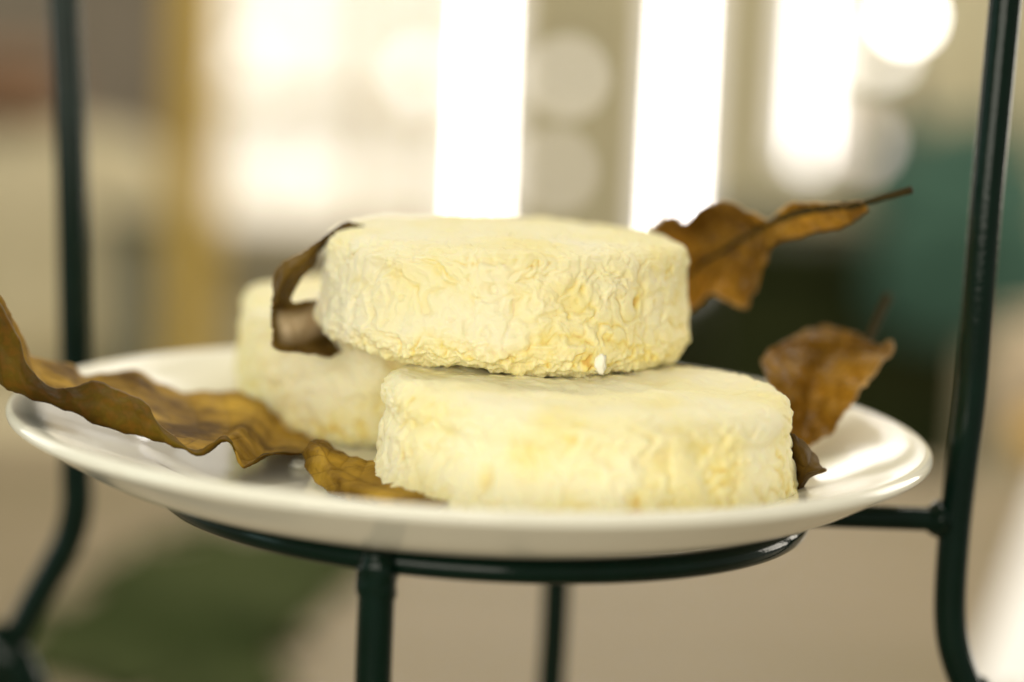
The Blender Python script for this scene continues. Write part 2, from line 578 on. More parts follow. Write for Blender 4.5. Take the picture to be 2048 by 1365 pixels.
# olive bin between chair and post
Y1 = 1.98
s0 = at(272, 560, Y1)
st_ = empty("olive_bin", (s0.x, Y1, -0.76))
tag(st_, "dark olive bin beside the yellow timber post", "bin")
bz = at(272, 425, Y1).z
lathe("body", [(0, -0.759), (0.062, -0.759), (0.064, -0.75), (0.084, bz - 0.004), (0.080, bz - 0.004), (0.060, bz - 0.25), (0, bz - 0.25)], (s0.x, Y1, 0.0), MAT['olive'], st_, n=40)
torus("rim", (s0.x, Y1, bz), 0.082, 0.006, MAT['olive'], st_, n=40, seg=10)
for sx in (-1, 1):
    tube("handle", [Vector((s0.x + sx * 0.076, Y1 - 0.03, bz - 0.05)), Vector((s0.x + sx * 0.098, Y1 - 0.02, bz - 0.03)), Vector((s0.x + sx * 0.098, Y1 + 0.02, bz - 0.03)), Vector((s0.x + sx * 0.076, Y1 + 0.03, bz - 0.05))], 0.005, MAT['dark_wood'], st_, n=20, seg=8)
# grey-brown board on the wall behind chair and bin
MAT['board'] = noise_color("grey_board", (0.15, 0.125, 0.088), (0.20, 0.165, 0.12), 7, rough=0.7)
n0_, n1_ = at(-120, 100, WY), at(372, 100, WY)
nb = empty("notice_board", ((n0_.x + n1_.x) / 2, WY, 0.16))
tag(nb, "grey brown board on the wall left of the timber post", "board")
zb_ = at(150, 330, WY).z
box("panel", (n0_.x, WY - 0.022, zb_), (n1_.x, WY - 0.002, 1.3), MAT['board'], nb, bev=0.002)
for (l, h) in (((n0_.x - 0.02, WY - 0.03, zb_ - 0.02), (n0_.x, WY - 0.001, 1.32)), ((n1_.x, WY - 0.03, zb_ - 0.02), (n1_.x + 0.02, WY - 0.001, 1.32)),
               ((n0_.x, WY - 0.03, zb_ - 0.02), (n1_.x, WY - 0.001, zb_)), ((n0_.x, WY - 0.03, 1.3), (n1_.x, WY - 0.001, 1.32))):
    box("frame", l, h, MAT['dark_wood'], nb)

# dark cabinet at the right, teal cloth on it
Y2 = 2.05
k0, k1 = at(1430, 500, Y2), at(1960, 500, Y2)
kz = at(1650, 470, Y2).z
cb = empty("dark_cabinet", ((k0.x + k1.x) / 2, Y2 + 0.15, -0.76))
tag(cb, "nearly black cabinet blurred behind the leaves at the right", "cabinet")
box("carcass", (k0.x, Y2, -0.70), (k1.x, Y2 + 0.32, kz - 0.025), MAT['dark_wood'], cb)
box("top_board", (k0.x - 0.012, Y2 - 0.03, kz - 0.0245), (k1.x + 0.012, Y2 + 0.33, kz), MAT['dark_wood'], cb)
mid_x = (k0.x + k1.x) / 2
for (xa, xb) in ((k0.x + 0.01, mid_x - 0.004), (mid_x + 0.004, k1.x - 0.01)):
    dr = box("door", (xa, Y2 - 0.018, -0.68), (xb, Y2 - 0.0005, kz - 0.04), MAT['dark_wood'], cb)
for sx in (-0.022, 0.022):
    pillow("knob", (mid_x + sx, Y2 - 0.030, kz - 0.3), (0.011, 0.012, 0.011), MAT['timber'], cb, 3.0, 2.0)
for xa in (k0.x + 0.02, k1.x - 0.05):
    box("foot", (xa, Y2 + 0.02, -0.76), (xa + 0.03, Y2 + 0.29, -0.7005), MAT['dark_wood'], cb)
# low dark chest against the wall
q0, q1_ = at(1160, 600, 2.5), at(1440, 600, 2.5)
qz = at(1400, 592, 2.45).z
dc = empty("dark_chest", ((q0.x + q1_.x) / 2, 2.5, -0.76))
tag(dc, "low dark green chest against the wall, left of the nearly black cabinet", "chest")
box("body", (q0.x, 2.45, -0.74), (q1_.x, 2.60, qz - 0.03), MAT['dark_wood'], dc)
box("lid", (q0.x - 0.01, 2.44, qz - 0.0295), (q1_.x + 0.01, 2.605, qz), MAT['dark_wood'], dc)
box("plinth", (q0.x + 0.01, 2.46, -0.76), (q1_.x - 0.01, 2.59, -0.7405), MAT['dark_wood'], dc)
t0 = at(1925, 390, Y2 + 0.1)
tc_ = empty("teal_cloth_bundle", (t0.x, Y2 + 0.1, kz))
tag(tc_, "teal green cloth bundle on the dark cabinet behind the right post", "cloth")
pillow("fold", (t0.x - 0.005, Y2 + 0.12, kz + 0.052), (0.115, 0.10, 0.052), MAT['teal'], tc_, 7.0, 2.6)
pillow("fold", (t0.x + 0.012, Y2 + 0.12, kz + 0.108), (0.062, 0.085, 0.026), MAT['teal'], tc_, 9.0, 2.6, 0.12)
pillow("hanging_fold", (t0.x - 0.02, Y2 - 0.052, kz - 0.03), (0.105, 0.024, 0.085), MAT['teal'], tc_, 11.0, 3.0)
d0 = at(1832, 215, Y2 + 0.2)
jr = empty("dark_bottle", (d0.x, Y2 + 0.22, kz))
tag(jr, "dark green bottle standing behind the teal cloth bundle", "bottle")
MAT['bottle'] = noise_color("bottle_glass", (0.012, 0.035, 0.016), (0.016, 0.042, 0.02), 10, rough=0.2)
lathe("body", [(0, 0.001), (0.024, 0.001), (0.026, 0.006), (0.026, 0.115), (0.020, 0.132), (0.010, 0.148), (0.0095, 0.178), (0.0, 0.178)], (d0.x - 0.015, Y2 + 0.22, kz), MAT['bottle'], jr, n=28)
lathe("stopper", [(0, 0.1785), (0.011, 0.1785), (0.011, 0.196), (0, 0.196)], (d0.x - 0.015, Y2 + 0.22, kz), MAT['rust'], jr, n=20)

# things lying on the far part of the table
def sheet(name, outline, z, mat, th=0.004, amp=0.003, seed=1.0, wavy=0.0):
    """A thin flat sheet lying on the table; outline is four photo corners projected onto the table plane."""
    c = [atz(px, py, z) for px, py in outline]
    n, m = 40, 30
    vs_, fs = [], []
    for lay in (0, 1):
        for i in range(n):
            for j in range(m):
                u, v = i / (n - 1), j / (m - 1)
                p = (c[0] * (1 - u) + c[1] * u) * (1 - v) + (c[3] * (1 - u) + c[2] * u) * v
                vs_.append([p.x, p.y, z + lay * th])
    A = np.array(vs_)
    if wavy:
        U5, V5 = np.meshgrid(np.linspace(0, 1, n), np.linspace(0, 1, m), indexing='ij')
        eu = np.clip(np.maximum(np.abs(U5 - 0.5), np.abs(V5 - 0.5)) * 2, 0, 1).ravel()
        eu = np.tile(eu, 2)
        A[:, 0] += wavy * eu * perlin(A * np.array([22, 22, 0]) + seed)
        A[:, 1] += 2 * wavy * eu * perlin(A * np.array([22, 22, 0]) + seed + 50)
    h = np.abs(fbm(A * np.array([9, 9, 0]) + seed, 2)) * amp
    A[n * m:, 2] += h[n * m:]
    for i in range(n - 1):
        for j in range(m - 1):
            k = i * m + j
            fs.append((k, k + 1, k + m + 1, k + m))
            k += n * m
            fs.append((k, k + m, k + m + 1, k + 1))
    idx = np.arange(n * m).reshape(n, m)
    loop = list(idx[0, :]) + list(idx[1:, -1]) + list(idx[-1, -2::-1]) + list(idx[-2:0:-1, 0])
    for a6, b6 in zip(loop, loop[1:] + loop[:1]):
        fs.append((a6, b6, b6 + n * m, a6 + n * m))
    return mesh_obj(name, A, fs, mat)


gc = sheet("green_shadow", [(790, 1046), (350, 1062), (-20, 1310), (470, 1450)], 0.0008, MAT['green_shadow'], 0.003, 0.008, 3.0, wavy=0.05)  # soft shadow on the table, painted as a dark wavy-edged sheet
tag(gc, "dark green sheet standing in for a soft shadow lying diagonally on the table below the plate's left", "cloth")
wp = sheet("white_paper", [(2120, 900), (2330, 940), (2300, 1420), (1930, 1400)], 0.0008, MAT['paper'], 0.002, 0.004, 5.0)
tag(wp, "bright white paper sheet on the table outside the right post", "paper")
g0 = atz(2075, 905, 0.0)
bgp = empty("paper_bag", (g0.x, g0.y, 0.0))
tag(bgp, "tan paper bag on the table's far end, right of the right post", "bag")
pillow("bag_body", (g0.x + 0.02, g0.y + 0.02, 0.052), (0.062, 0.035, 0.050), MAT['kraft'], bgp, 13.0, 5.0)
pillow("rolled_top", (g0.x + 0.02, g0.y + 0.02, 0.106), (0.055, 0.012, 0.010), MAT['kraft'], bgp, 15.0, 3.0)
o0 = atz(2052, 905, 0.0)
org = empty("orange", (o0.x, o0.y - 0.07, 0.0))
tag(org, "yellow orange fruit in front of the tan paper bag", "fruit")
pillow("peel", (o0.x + 0.003, o0.y - 0.065, 0.0235), (0.026, 0.026, 0.0235), MAT['orange'], org, 3.0, 2.0)
lathe("stalk_button", [(0, 0.0455), (0.003, 0.0455), (0.003, 0.049), (0, 0.049)], (o0.x + 0.003, o0.y - 0.065, 0.0), MAT['olive'], org, n=10)
#/BACKGROUND

# ------------------------------------------------------------------ plate stand
stand = empty("plate_stand", (0, 0, 0))
tag(stand, "dark green enamelled metal plate stand carrying the white plate", "stand")
RING_Z = 0.2235
torus("ring", (-0.006, 0.0, RING_Z), 0.0885, 0.0032, MAT['iron'], stand, tilt=0.02)
PR = 0.0046


def px_path(pts, Y):
    if np.isscalar(Y):
        Y = [Y] * len(pts)
    return [at(p[0], p[1], y) for p, y in zip(pts, Y)]


rp = px_path([(2058, -500), (2034, -250), (2011, 0), (1992, 200), (1973, 400), (1957, 600), (1942, 790), (1924, 930), (1910, 1050), (1901, 1172), (1901, 1250), (1911, 1310), (1935, 1375), (1975, 1450)], 0.008)
rp += [Vector((0.155, -0.004, 0.08)), Vector((0.168, -0.008, 0.035)), Vector((0.172, -0.009, 0.006))]
tube("post", rp, PR, MAT['iron'], stand, n=260, seg=28)
lp = px_path([(112, -500), (120, -250), (128, 0), (138, 200), (145, 400), (150, 700), (153, 940), (153, 1015), (138, 1076), (109, 1134), (65, 1212), (30, 1285), (8, 1340)], 0.12)
lp += [Vector((-0.182, 0.125, 0.10)), Vector((-0.190, 0.128, 0.05)), Vector((-0.192, 0.129, 0.006))]
tube("post", lp, PR * 1.14, MAT['iron'], stand, n=260, seg=24)
fq = px_path([(756, 1118), (754, 1160), (751, 1233), (746, 1365), (742, 1500)], -0.0885)
fq += [Vector((-0.037, -0.0895, 0.05)), Vector((-0.038, -0.09, 0.006))]
tube("leg", fq, PR, MAT['iron'], stand, n=140, seg=28)
bq = px_path([(1118, 1080), (1113, 1180), (1108, 1280), (1102, 1365), (1098, 1420)], 0.12)
bq += [Vector((0.012, 0.12, 0.04)), Vector((0.012, 0.12, 0.006))]
tube("leg", bq, PR, MAT['iron'], stand, n=120, seg=20)
# arms from the ring out to the posts, and the weld collars
ja = at(1893, 1040, 0.008)
tube("arm", [Vector((0.083, 0.004, ja.z + 0.0005)), Vector((0.11, 0.006, ja.z + 0.0003)), ja], 0.0034, MAT['iron'], stand, n=40)
jb = at(153, 960, 0.12)
tube("arm", [Vector((-0.068, 0.058, RING_Z)), Vector((-0.10, 0.09, RING_Z)), Vector((jb.x, jb.y, RING_Z))], 0.0034, MAT['iron'], stand, n=40)
tube("arm", [Vector((0.010, 0.088, RING_Z)), Vector((0.0105, 0.105, RING_Z)), Vector((0.0105, 0.12, RING_Z))], 0.0034, MAT['iron'], stand, n=24)
jd = at(1862, 1038, 0.008)
tube("weld", [jd - Vector((0.0012, 0, 0)), jd + Vector((0.002, 0, 0)), jd + Vector((0.0045, 0, 0)), ja], [0.0036, 0.0056, 0.0048, 0.0050], MAT['iron'], stand, n=40, lumps=0.0010)
jf = at(755, 1135, -0.0885)
tube("weld", [jf + Vector((0, 0, 0.004)), jf, jf - Vector((0, 0, 0.005)), jf - Vector((0, 0, 0.0075))], [0.0040, 0.0051, 0.0049, 0.0046], MAT['iron'], stand, n=40, lumps=0.0009)
jg = at(22, 1318, 0.118)
tube("weld", [jg + Vector((-0.008, 0, 0.010)), jg, jg + Vector((0.008, 0, -0.012))], [0.0055, 0.0078, 0.006], MAT['iron'], stand, n=30, lumps=0.0006)
tube("lower_rail", [jg + Vector((0.004, 0, -0.006)), jg + Vector((0.05, -0.01, -0.08)), Vector((-0.10, 0.11, 0.006))], 0.0045, MAT['iron'], stand, n=50)

# ------------------------------------------------------------------ plate
RIM_Z = 0.2468
PC = Vector((-0.0105, 0.0, RIM_Z))
TILT = 0.016
R = 0.1285


def plate_prof():
    top = [(0.0, -0.0148), (0.03, -0.0148), (0.06, -0.0147), (0.074, -0.0145), (0.082, -0.0137), (0.089, -0.0118), (0.095, -0.0094),
           (0.104, -0.0066), (0.114, -0.0036), (0.121, -0.0014), (0.125, -0.0003)]
    lip = [(0.1270, 0.0), (0.1281, -0.0005), (0.1286, -0.0014), (0.1286, -0.0024), (0.1280, -0.0034)]
    bot = [(0.125, -0.0052), (0.118, -0.0092), (0.110, -0.0136), (0.102, -0.0168), (0.094, -0.0190), (0.086, -0.0197), (0.080, -0.0199),
           (0.077, -0.0199), (0.075, -0.0190), (0.04, -0.0186), (0.0, -0.0186)]
    return top, lip, bot


t_, l_, b_ = plate_prof()
pr = [tuple(q) for q in spline(t_ + l_ + b_, 150)]
pr[0] = (0.0, pr[0][1]); pr[-1] = (0.0, pr[-1][1])
plate = lathe("plate", pr, PC, MAT['porcelain'], None, n=256, tilt=TILT)
tag(plate, "white glazed porcelain plate carrying the cheeses and leaves", "plate")


def floor_z(x):
    return RIM_Z - 0.0148 - TILT * (x - PC.x)


# ------------------------------------------------------------------ cheeses
def cheese(name, label, cx, cy, base, rad, hgt, mat, nseg, nprof, seed, wr, flare=0.0, topslope=(0, 0), group="small round soft cheeses on the plate", dome=0.0, rt=0.0058, rb=0.0050):
    # profile by arclength with rounded edges; most rings on the side wall
    pts = [(0.004, 0.0), (rad * 0.5, 0.0), (rad - rb + flare, 0.0)]
    for k in range(1, 6):
        a = -math.pi / 2 + k / 5 * math.pi / 2
        pts.append((rad - rb + flare + rb * math.cos(a), rb + rb * math.sin(a)))
    for k in range(1, 8):
        s = k / 8
        zz = rb + s * (hgt - rb - rt)
        pts.append((rad + flare * (1 - s) ** 2 - 0.0006 * math.sin(math.pi * s), zz))
    for k in range(0, 6):
        a = k / 5 * math.pi / 2
        pts.append((rad - rt + rt * math.cos(a), hgt - rt + rt * math.sin(a)))
    pts += [(rad * 0.7, hgt + dome * 0.5), (rad * 0.4, hgt + dome * 0.85), (0.004, hgt + dome)]
    pts = np.array(pts)
    seg = np.linalg.norm(np.diff(pts, axis=0), axis=1)
    cum = np.concatenate([[0], np.cumsum(seg)])
    # weights: sample density high on the wall, low on bottom face
    fine = np.linspace(0, cum[-1], 4000)
    rr_ = np.interp(fine, cum, pts[:, 0]); zz_ = np.interp(fine, cum, pts[:, 1])
    dens = np.where((zz_ < 0.001) & (rr_ < rad - 0.008), 0.10, np.where((zz_ > hgt - 0.0005) & (rr_ < rad - 0.008), 0.55, 1.0))
    cd = np.cumsum(dens); cd = (cd - cd[0]) / (cd[-1] - cd[0])
    s = np.interp(np.linspace(0, 1, nprof), cd, fine)
    pr_ = np.interp(s, cum, pts[:, 0]); pz_ = np.interp(s, cum, pts[:, 1])
    tr = np.gradient(pr_, s); tz = np.gradient(pz_, s)
    ln = np.hypot(tr, tz); nr, nz = tz / ln, -tr / ln
    # smooth normals a little at the roundings
    ker = np.ones(5) / 5
    nr = np.convolve(np.pad(nr, 2, 'edge'), ker, 'valid'); nz = np.convolve(np.pad(nz, 2, 'edge'), ker, 'valid')
    th = np.linspace(0, 2 * np.pi, nseg, endpoint=False)
    TH, PR_ = np.meshgrid(th, pr_, indexing='ij')
    PZ = np.broadcast_to(pz_, TH.shape); NR = np.broadcast_to(nr, TH.shape); NZ = np.broadcast_to(nz, TH.shape)
    x, y, z = PR_ * np.cos(TH), PR_ * np.sin(TH), PZ
    P = np.stack([x, y, z], -1).reshape(-1, 3)
    Nn = np.stack([NR * np.cos(TH), NR * np.sin(TH), NZ], -1).reshape(-1, 3)
    off = seed * 3.71
    side = np.clip(1 - np.abs(Nn[:, 2]) * 1.15, 0, 1)
    # slow unevenness of the whole form
    d = 0.0012 * perlin(P * 38 + off) + 0.0010 * perlin(P * 85 + off + 5)
    # warped billow noise: knobbly folds parted by thin creases
    q = P * 1000.0                                   # millimetres
    warp = np.stack([fbm(q / 7.0 + off + 11 * k, 2) for k in range(3)], 1)
    ang = np.arctan2(P[:, 1], P[:, 0])
    vert = np.clip(perlin(np.stack([np.cos(ang) * 1.5 + off, np.sin(ang) * 1.5, P[:, 2] * 30], 1)) * 1.4 + wr['vert'], 0, 1)
    q1 = q + warp * 3.2
    stretch = 1 - 0.62 * vert * side                 # tall folds where vert is high
    q1 = q1 * np.stack([np.ones_like(stretch), np.ones_like(stretch), stretch], 1)
    soft = lambda n, e: np.sqrt(n * n + e * e) - e
    b1 = soft(fbm(q1 / 8.5 + off, 2), 0.03)
    b2 = soft(perlin(q1 / 4.3 + off + 40), 0.03)
    b3 = soft(fbm(q1 / 2.1 + off + 80, 2), 0.05)
    f1 = np.minimum(b1 * 2.6, 1.0) ** 0.75
    f2 = np.minimum(b2 * 2.4, 1.0) ** 0.8
    f3 = np.minimum(b3 * 2.2, 1.0)
    patch = np.clip(0.5 + 1.3 * perlin(P * 70 + off + 60), 0.0, 1.1)
    patch2 = np.clip(0.45 + 1.4 * perlin(P * 95 + off + 160), 0.0, 1.1)
    amp = wr['side'] * side + wr['top'] * (1 - side)
    h = 0.50 * f1 + 0.40 * f2 * patch + 0.20 * f3 * patch2 + 0.32 * fbm(q1 / 4.0 + off + 90, 3)
    d = d + amp * (h - 0.5)
    d = d - wr.get('groove', 0) * side * np.exp(-((P[:, 2] - 0.0215 - 0.0012 * perlin(P * 40 + 3)) / 0.0022) ** 2)
    # pits
    pit = np.clip((perlin(q / 4.0 + off + 200) - 0.55) * 4, 0, 1) * side
    d = d - wr['side'] * 0.9 * pit
    # single deep hollows: (angle in degrees, height, radius, depth)
    hol = np.zeros(len(P))
    for (ad, hz, hr, hd) in wr.get('holes', ()):
        c5 = np.array([rad * math.cos(math.radians(ad)), rad * math.sin(math.radians(ad)), hz])
        g5 = np.exp(-(((P - c5) * np.array([1, 1, 0.75])) ** 2).sum(1) / hr ** 2)
        hol = np.maximum(hol, g5)
        d = d - hd * g5
    # crumbly foot of the wall
    foot = np.exp(-((P[:, 2] - 0.002) / 0.0045) ** 2) * np.clip(side + 0.5, 0, 1) * (PR_.ravel() > rad * 0.8)
    d = d + foot * (0.0021 * fbm(q / 3.4 + off + 300, 3) + 0.0005 * perlin(q / 1.1 + off + 330))
    V = P + Nn * d[:, None]
    V[:, 2] = np.maximum(V[:, 2], -wr.get('sag', 0.0))
    w = np.clip(P[:, 2] / hgt, 0, 1)
    V[:, 2] += w * (topslope[0] * V[:, 0] + topslope[1] * V[:, 1])
    m = nprof
    idx = np.arange(nseg * m).reshape(nseg, m)
    nx = np.roll(idx, -1, axis=0)
    faces = np.stack([idx[:, :-1], nx[:, :-1], nx[:, 1:], idx[:, 1:]], -1).reshape(-1, 4)
    me = bpy.data.meshes.new(name)
    nv = len(V)
    V2 = np.concatenate([V, [[0, 0, 0.0], [0, 0, V[idx[:, -1], 2].mean()]]])
    me.vertices.add(nv + 2)
    me.vertices.foreach_set("co", V2.ravel())
    tri_b = np.stack([nx[:, 0], idx[:, 0], np.full(nseg, nv)], -1)
    tri_t = np.stack([idx[:, -1], nx[:, -1], np.full(nseg, nv + 1)], -1)
    loops = np.concatenate([faces.ravel(), tri_b.ravel(), tri_t.ravel()])
    starts = np.concatenate([np.arange(len(faces)) * 4, len(faces) * 4 + np.arange(2 * nseg) * 3])
    me.loops.add(len(loops)); me.loops.foreach_set("vertex_index", loops)
    me.polygons.add(len(starts)); me.polygons.foreach_set("loop_start", starts)
    me.polygons.foreach_set("use_smooth", np.ones(len(starts), bool))
    me.update(calc_edges=True)
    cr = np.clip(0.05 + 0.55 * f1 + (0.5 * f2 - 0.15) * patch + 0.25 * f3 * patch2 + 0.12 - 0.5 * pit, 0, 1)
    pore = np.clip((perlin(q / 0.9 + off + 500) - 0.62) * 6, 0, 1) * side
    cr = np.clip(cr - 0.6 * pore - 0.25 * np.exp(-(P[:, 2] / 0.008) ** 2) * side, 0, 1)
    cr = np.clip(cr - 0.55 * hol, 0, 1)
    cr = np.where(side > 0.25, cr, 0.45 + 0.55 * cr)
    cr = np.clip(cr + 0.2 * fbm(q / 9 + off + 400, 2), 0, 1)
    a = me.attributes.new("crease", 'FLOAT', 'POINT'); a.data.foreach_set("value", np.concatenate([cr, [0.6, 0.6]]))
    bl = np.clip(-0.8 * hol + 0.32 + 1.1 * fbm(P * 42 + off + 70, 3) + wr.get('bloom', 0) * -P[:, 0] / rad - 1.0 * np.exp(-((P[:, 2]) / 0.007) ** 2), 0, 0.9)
    a = me.attributes.new("bloom", 'FLOAT', 'POINT'); a.data.foreach_set("value", np.concatenate([bl, [0, 0]]))
    me.materials.append(mat)
    o = bpy.data.objects.new(name, me)
    COL.objects.link(o)
    o.location = (cx, cy, base)
    tag(o, label, "cheese", group)
    return o


LX, LY = 0.0205, -0.036
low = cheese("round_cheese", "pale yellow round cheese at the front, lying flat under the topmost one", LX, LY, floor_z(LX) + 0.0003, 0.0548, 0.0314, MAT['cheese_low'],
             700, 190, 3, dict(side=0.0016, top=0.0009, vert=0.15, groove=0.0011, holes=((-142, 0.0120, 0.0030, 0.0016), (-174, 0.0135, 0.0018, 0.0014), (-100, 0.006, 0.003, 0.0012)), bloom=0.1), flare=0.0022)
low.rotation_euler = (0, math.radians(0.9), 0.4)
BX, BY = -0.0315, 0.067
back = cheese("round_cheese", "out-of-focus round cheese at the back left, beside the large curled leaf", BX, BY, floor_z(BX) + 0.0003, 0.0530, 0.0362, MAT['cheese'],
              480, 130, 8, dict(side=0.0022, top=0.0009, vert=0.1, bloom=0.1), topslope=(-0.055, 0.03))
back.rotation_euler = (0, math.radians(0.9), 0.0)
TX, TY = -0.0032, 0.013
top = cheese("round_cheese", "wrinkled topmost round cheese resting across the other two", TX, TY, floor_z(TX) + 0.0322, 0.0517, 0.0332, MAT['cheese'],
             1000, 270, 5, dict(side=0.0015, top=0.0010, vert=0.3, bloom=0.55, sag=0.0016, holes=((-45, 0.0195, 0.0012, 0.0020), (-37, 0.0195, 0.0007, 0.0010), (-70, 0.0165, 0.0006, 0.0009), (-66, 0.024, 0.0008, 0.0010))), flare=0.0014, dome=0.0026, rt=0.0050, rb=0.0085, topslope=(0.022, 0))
top.rotation_euler = (0, math.radians(1.4), 0)


# small loose bits of curd
def crumb(name, label, loc, size, seed):
    bm = bmesh.new()
    bmesh.ops.create_icosphere(bm, subdivisions=3, radius=1.0)
    P = np.array([v.co[:] for v in bm.verts])
    k = 1 + 0.55 * perlin(P * 1.6 + seed) + 0.35 * perlin(P * 3.6 + seed)
    for v, s in zip(bm.verts, k):
        v.co = Vector((v.co.x * s * size[0], v.co.y * s * size[1], v.co.z * s * size[2]))
    me = bpy.data.meshes.new(name)
    bm.to_mesh(me); bm.free()
    me.polygons.foreach_set("use_smooth", [True] * len(me.polygons))
    me.materials.append(MAT['curd'])
    o = bpy.data.objects.new(name, me)
    COL.objects.link(o)
    o.location = loc
    return tag(o, label, "crumb")


bpy.context.view_layer.update()
_inv = top.matrix_world.inverted()
_dir = (at(1200, 726, 0.0) - CAM).normalized()
_hit = top.ray_cast(_inv @ CAM, _inv.to_3x3() @ _dir)
fk = top.matrix_world @ _hit[1] if _hit[0] else at(1200, 726, TY - 0.052)
crumb("curd_flake", "white flake of curd stuck low on the topmost cheese", fk, (0.0017, 0.0007, 0.0028), 3)
ck = atz(597, 930, floor_z(-0.055) + 0.0012)
crumb("curd_crumb", "tiny cream crumb lying on the plate beside the front leaf", ck, (0.0024, 0.0018, 0.0014), 9)


# ------------------------------------------------------------------ leaves
def leaf(name, label, stations, mat, nu=140, nv=48, rib=None, stem=None, stem_r=0.0011, crinkle=0.0006, seed=1.0, vein_n=9, rib_v=0.5,
         rib_r=0.0006, serr=0.0003, thick=0.00022, flip=False, pale=None, group="dried brown leaves on the plate"):
    """stations: rows along the leaf; each row holds (px, py, Y) points from one margin to the other."""
    rows = []
    for st in stations:
        w = [at(*p) for p in st]
        rows.append(spline(w, nv))
    rows = np.array(rows)                                        # k x nv x 3
    G = np.stack([spline(rows[:, j], nu) for j in range(nv)], 1)  # nu x nv x 3
    base = at(*stations[len(stations) // 2][0])
    du = np.gradient(G, axis=0); dv = np.gradient(G, axis=1)
    N = np.cross(du, dv)
    N /= np.linalg.norm(N, axis=2)[:, :, None] + 1e-12
    U, Vv = np.meshgrid(np.linspace(0, 1, nu), np.linspace(0, 1, nv), indexing='ij')
    side = np.abs(Vv - rib_v)
    ph = (U * vein_n + side * 2.2 + 0.12 * perlin(np.stack([U.ravel() * 6 + seed, Vv.ravel() * 4, U.ravel() * 0], 1)).reshape(U.shape)) % 1.0
    vein = np.exp(-((ph - 0.5) / 0.035) ** 2)
    vein = np.maximum(vein, np.exp(-(side / 0.02) ** 2))
    bulge = -np.cos(2 * np.pi * (ph - 0.5)) * np.clip(side * 3, 0, 1)
    q = G.reshape(-1, 3) * 1000
    n1 = perlin(q / 9 + seed).reshape(U.shape)
    n2 = fbm(q / 3.2 + seed + 30, 2).reshape(U.shape)
    d = crinkle * (0.6 * n1 + 0.45 * n2) + 0.00022 * bulge - 0.0002 * vein
    G = G + N * d[:, :, None]
    # ragged margins
    e = np.clip(1 - np.minimum(Vv, 1 - Vv) * 10, 0, 1)
    out_dir = dv / (np.linalg.norm(dv, axis=2)[:, :, None] + 1e-12) * np.sign(Vv - 0.5)[:, :, None]
    rag = perlin(np.stack([U.ravel() * 55 + seed, np.sign(Vv.ravel() - 0.5) * 3, U.ravel() * 0], 1)).reshape(U.shape)
    rag = rag + 0.5 * perlin(np.stack([U.ravel() * 140 + seed, np.sign(Vv.ravel() - 0.5) * 7, U.ravel() * 0], 1)).reshape(U.shape)
    G = G + out_dir * (serr * e * rag)[:, :, None]
    # thickness: two sheets and closed margin
    A = G + N * thick / 2
    B = G - N * thick / 2
    va, vb = A.reshape(-1, 3), B.reshape(-1, 3)
    n0 = nu * nv
    idx = np.arange(n0).reshape(nu, nv)
    f1 = np.stack([idx[:-1, :-1], idx[1:, :-1], idx[1:, 1:], idx[:-1, 1:]], -1).reshape(-1, 4)
    f2 = f1[:, ::-1] + n0
    loop = np.concatenate([idx[0, :], idx[1:, -1], idx[-1, -2::-1], idx[-2:0:-1, 0]])
    nx = np.roll(loop, -1)
    f3 = np.stack([loop, nx, nx + n0, loop + n0], -1)
    root = empty(name, base)
    tag(root, label, "leaf", group)
    o = mesh_obj("blade", np.concatenate([va, vb]), np.concatenate([f1, f2, f3]), mat, root)
    a = o.data.attributes.new("vein", 'FLOAT', 'POINT'); a.data.foreach_set("value", np.concatenate([vein.ravel()] * 2) * 0.35)
    sd = np.concatenate([np.zeros(n0), np.ones(n0)])
    if flip: sd = 1 - sd
    sheen = np.zeros(n0) if pale is None else (np.clip((U - pale[0]) * 14, 0, 1) * np.clip((Vv - pale[1]) * 5, 0, 1) * np.clip((pale[2] - U) * 12, 0, 1)).ravel()  # pale patch paints the sheen on the inner curl
    sheen = np.maximum(sheen, 0.45 * np.clip(1 - np.minimum(Vv, 1 - Vv) * 45, 0, 1).ravel())  # margins lightened to paint the thin highlight along the lip
    a = o.data.attributes.new("pale", 'FLOAT', 'POINT'); a.data.foreach_set("value", np.concatenate([sheen, sheen]))
    a = o.data.attributes.new("side", 'FLOAT', 'POINT'); a.data.foreach_set("value", sd)
    j = int(round(rib_v * (nv - 1)))
    if rib_r:
        path = G[2:-1:6, j]
        rads = np.linspace(rib_r * 0.35, rib_r, len(path))
        tube("midrib", path, list(rads), MAT['stem'], root, n=90, seg=10)
    if stem:
        sp = [at(*p) for p in stem]
        tube("stalk", sp, list(np.linspace(stem_r * 0.8, stem_r * 1.15, len(sp))), MAT['stem'], root, n=40, seg=12, lumps=0.0002)
    return root


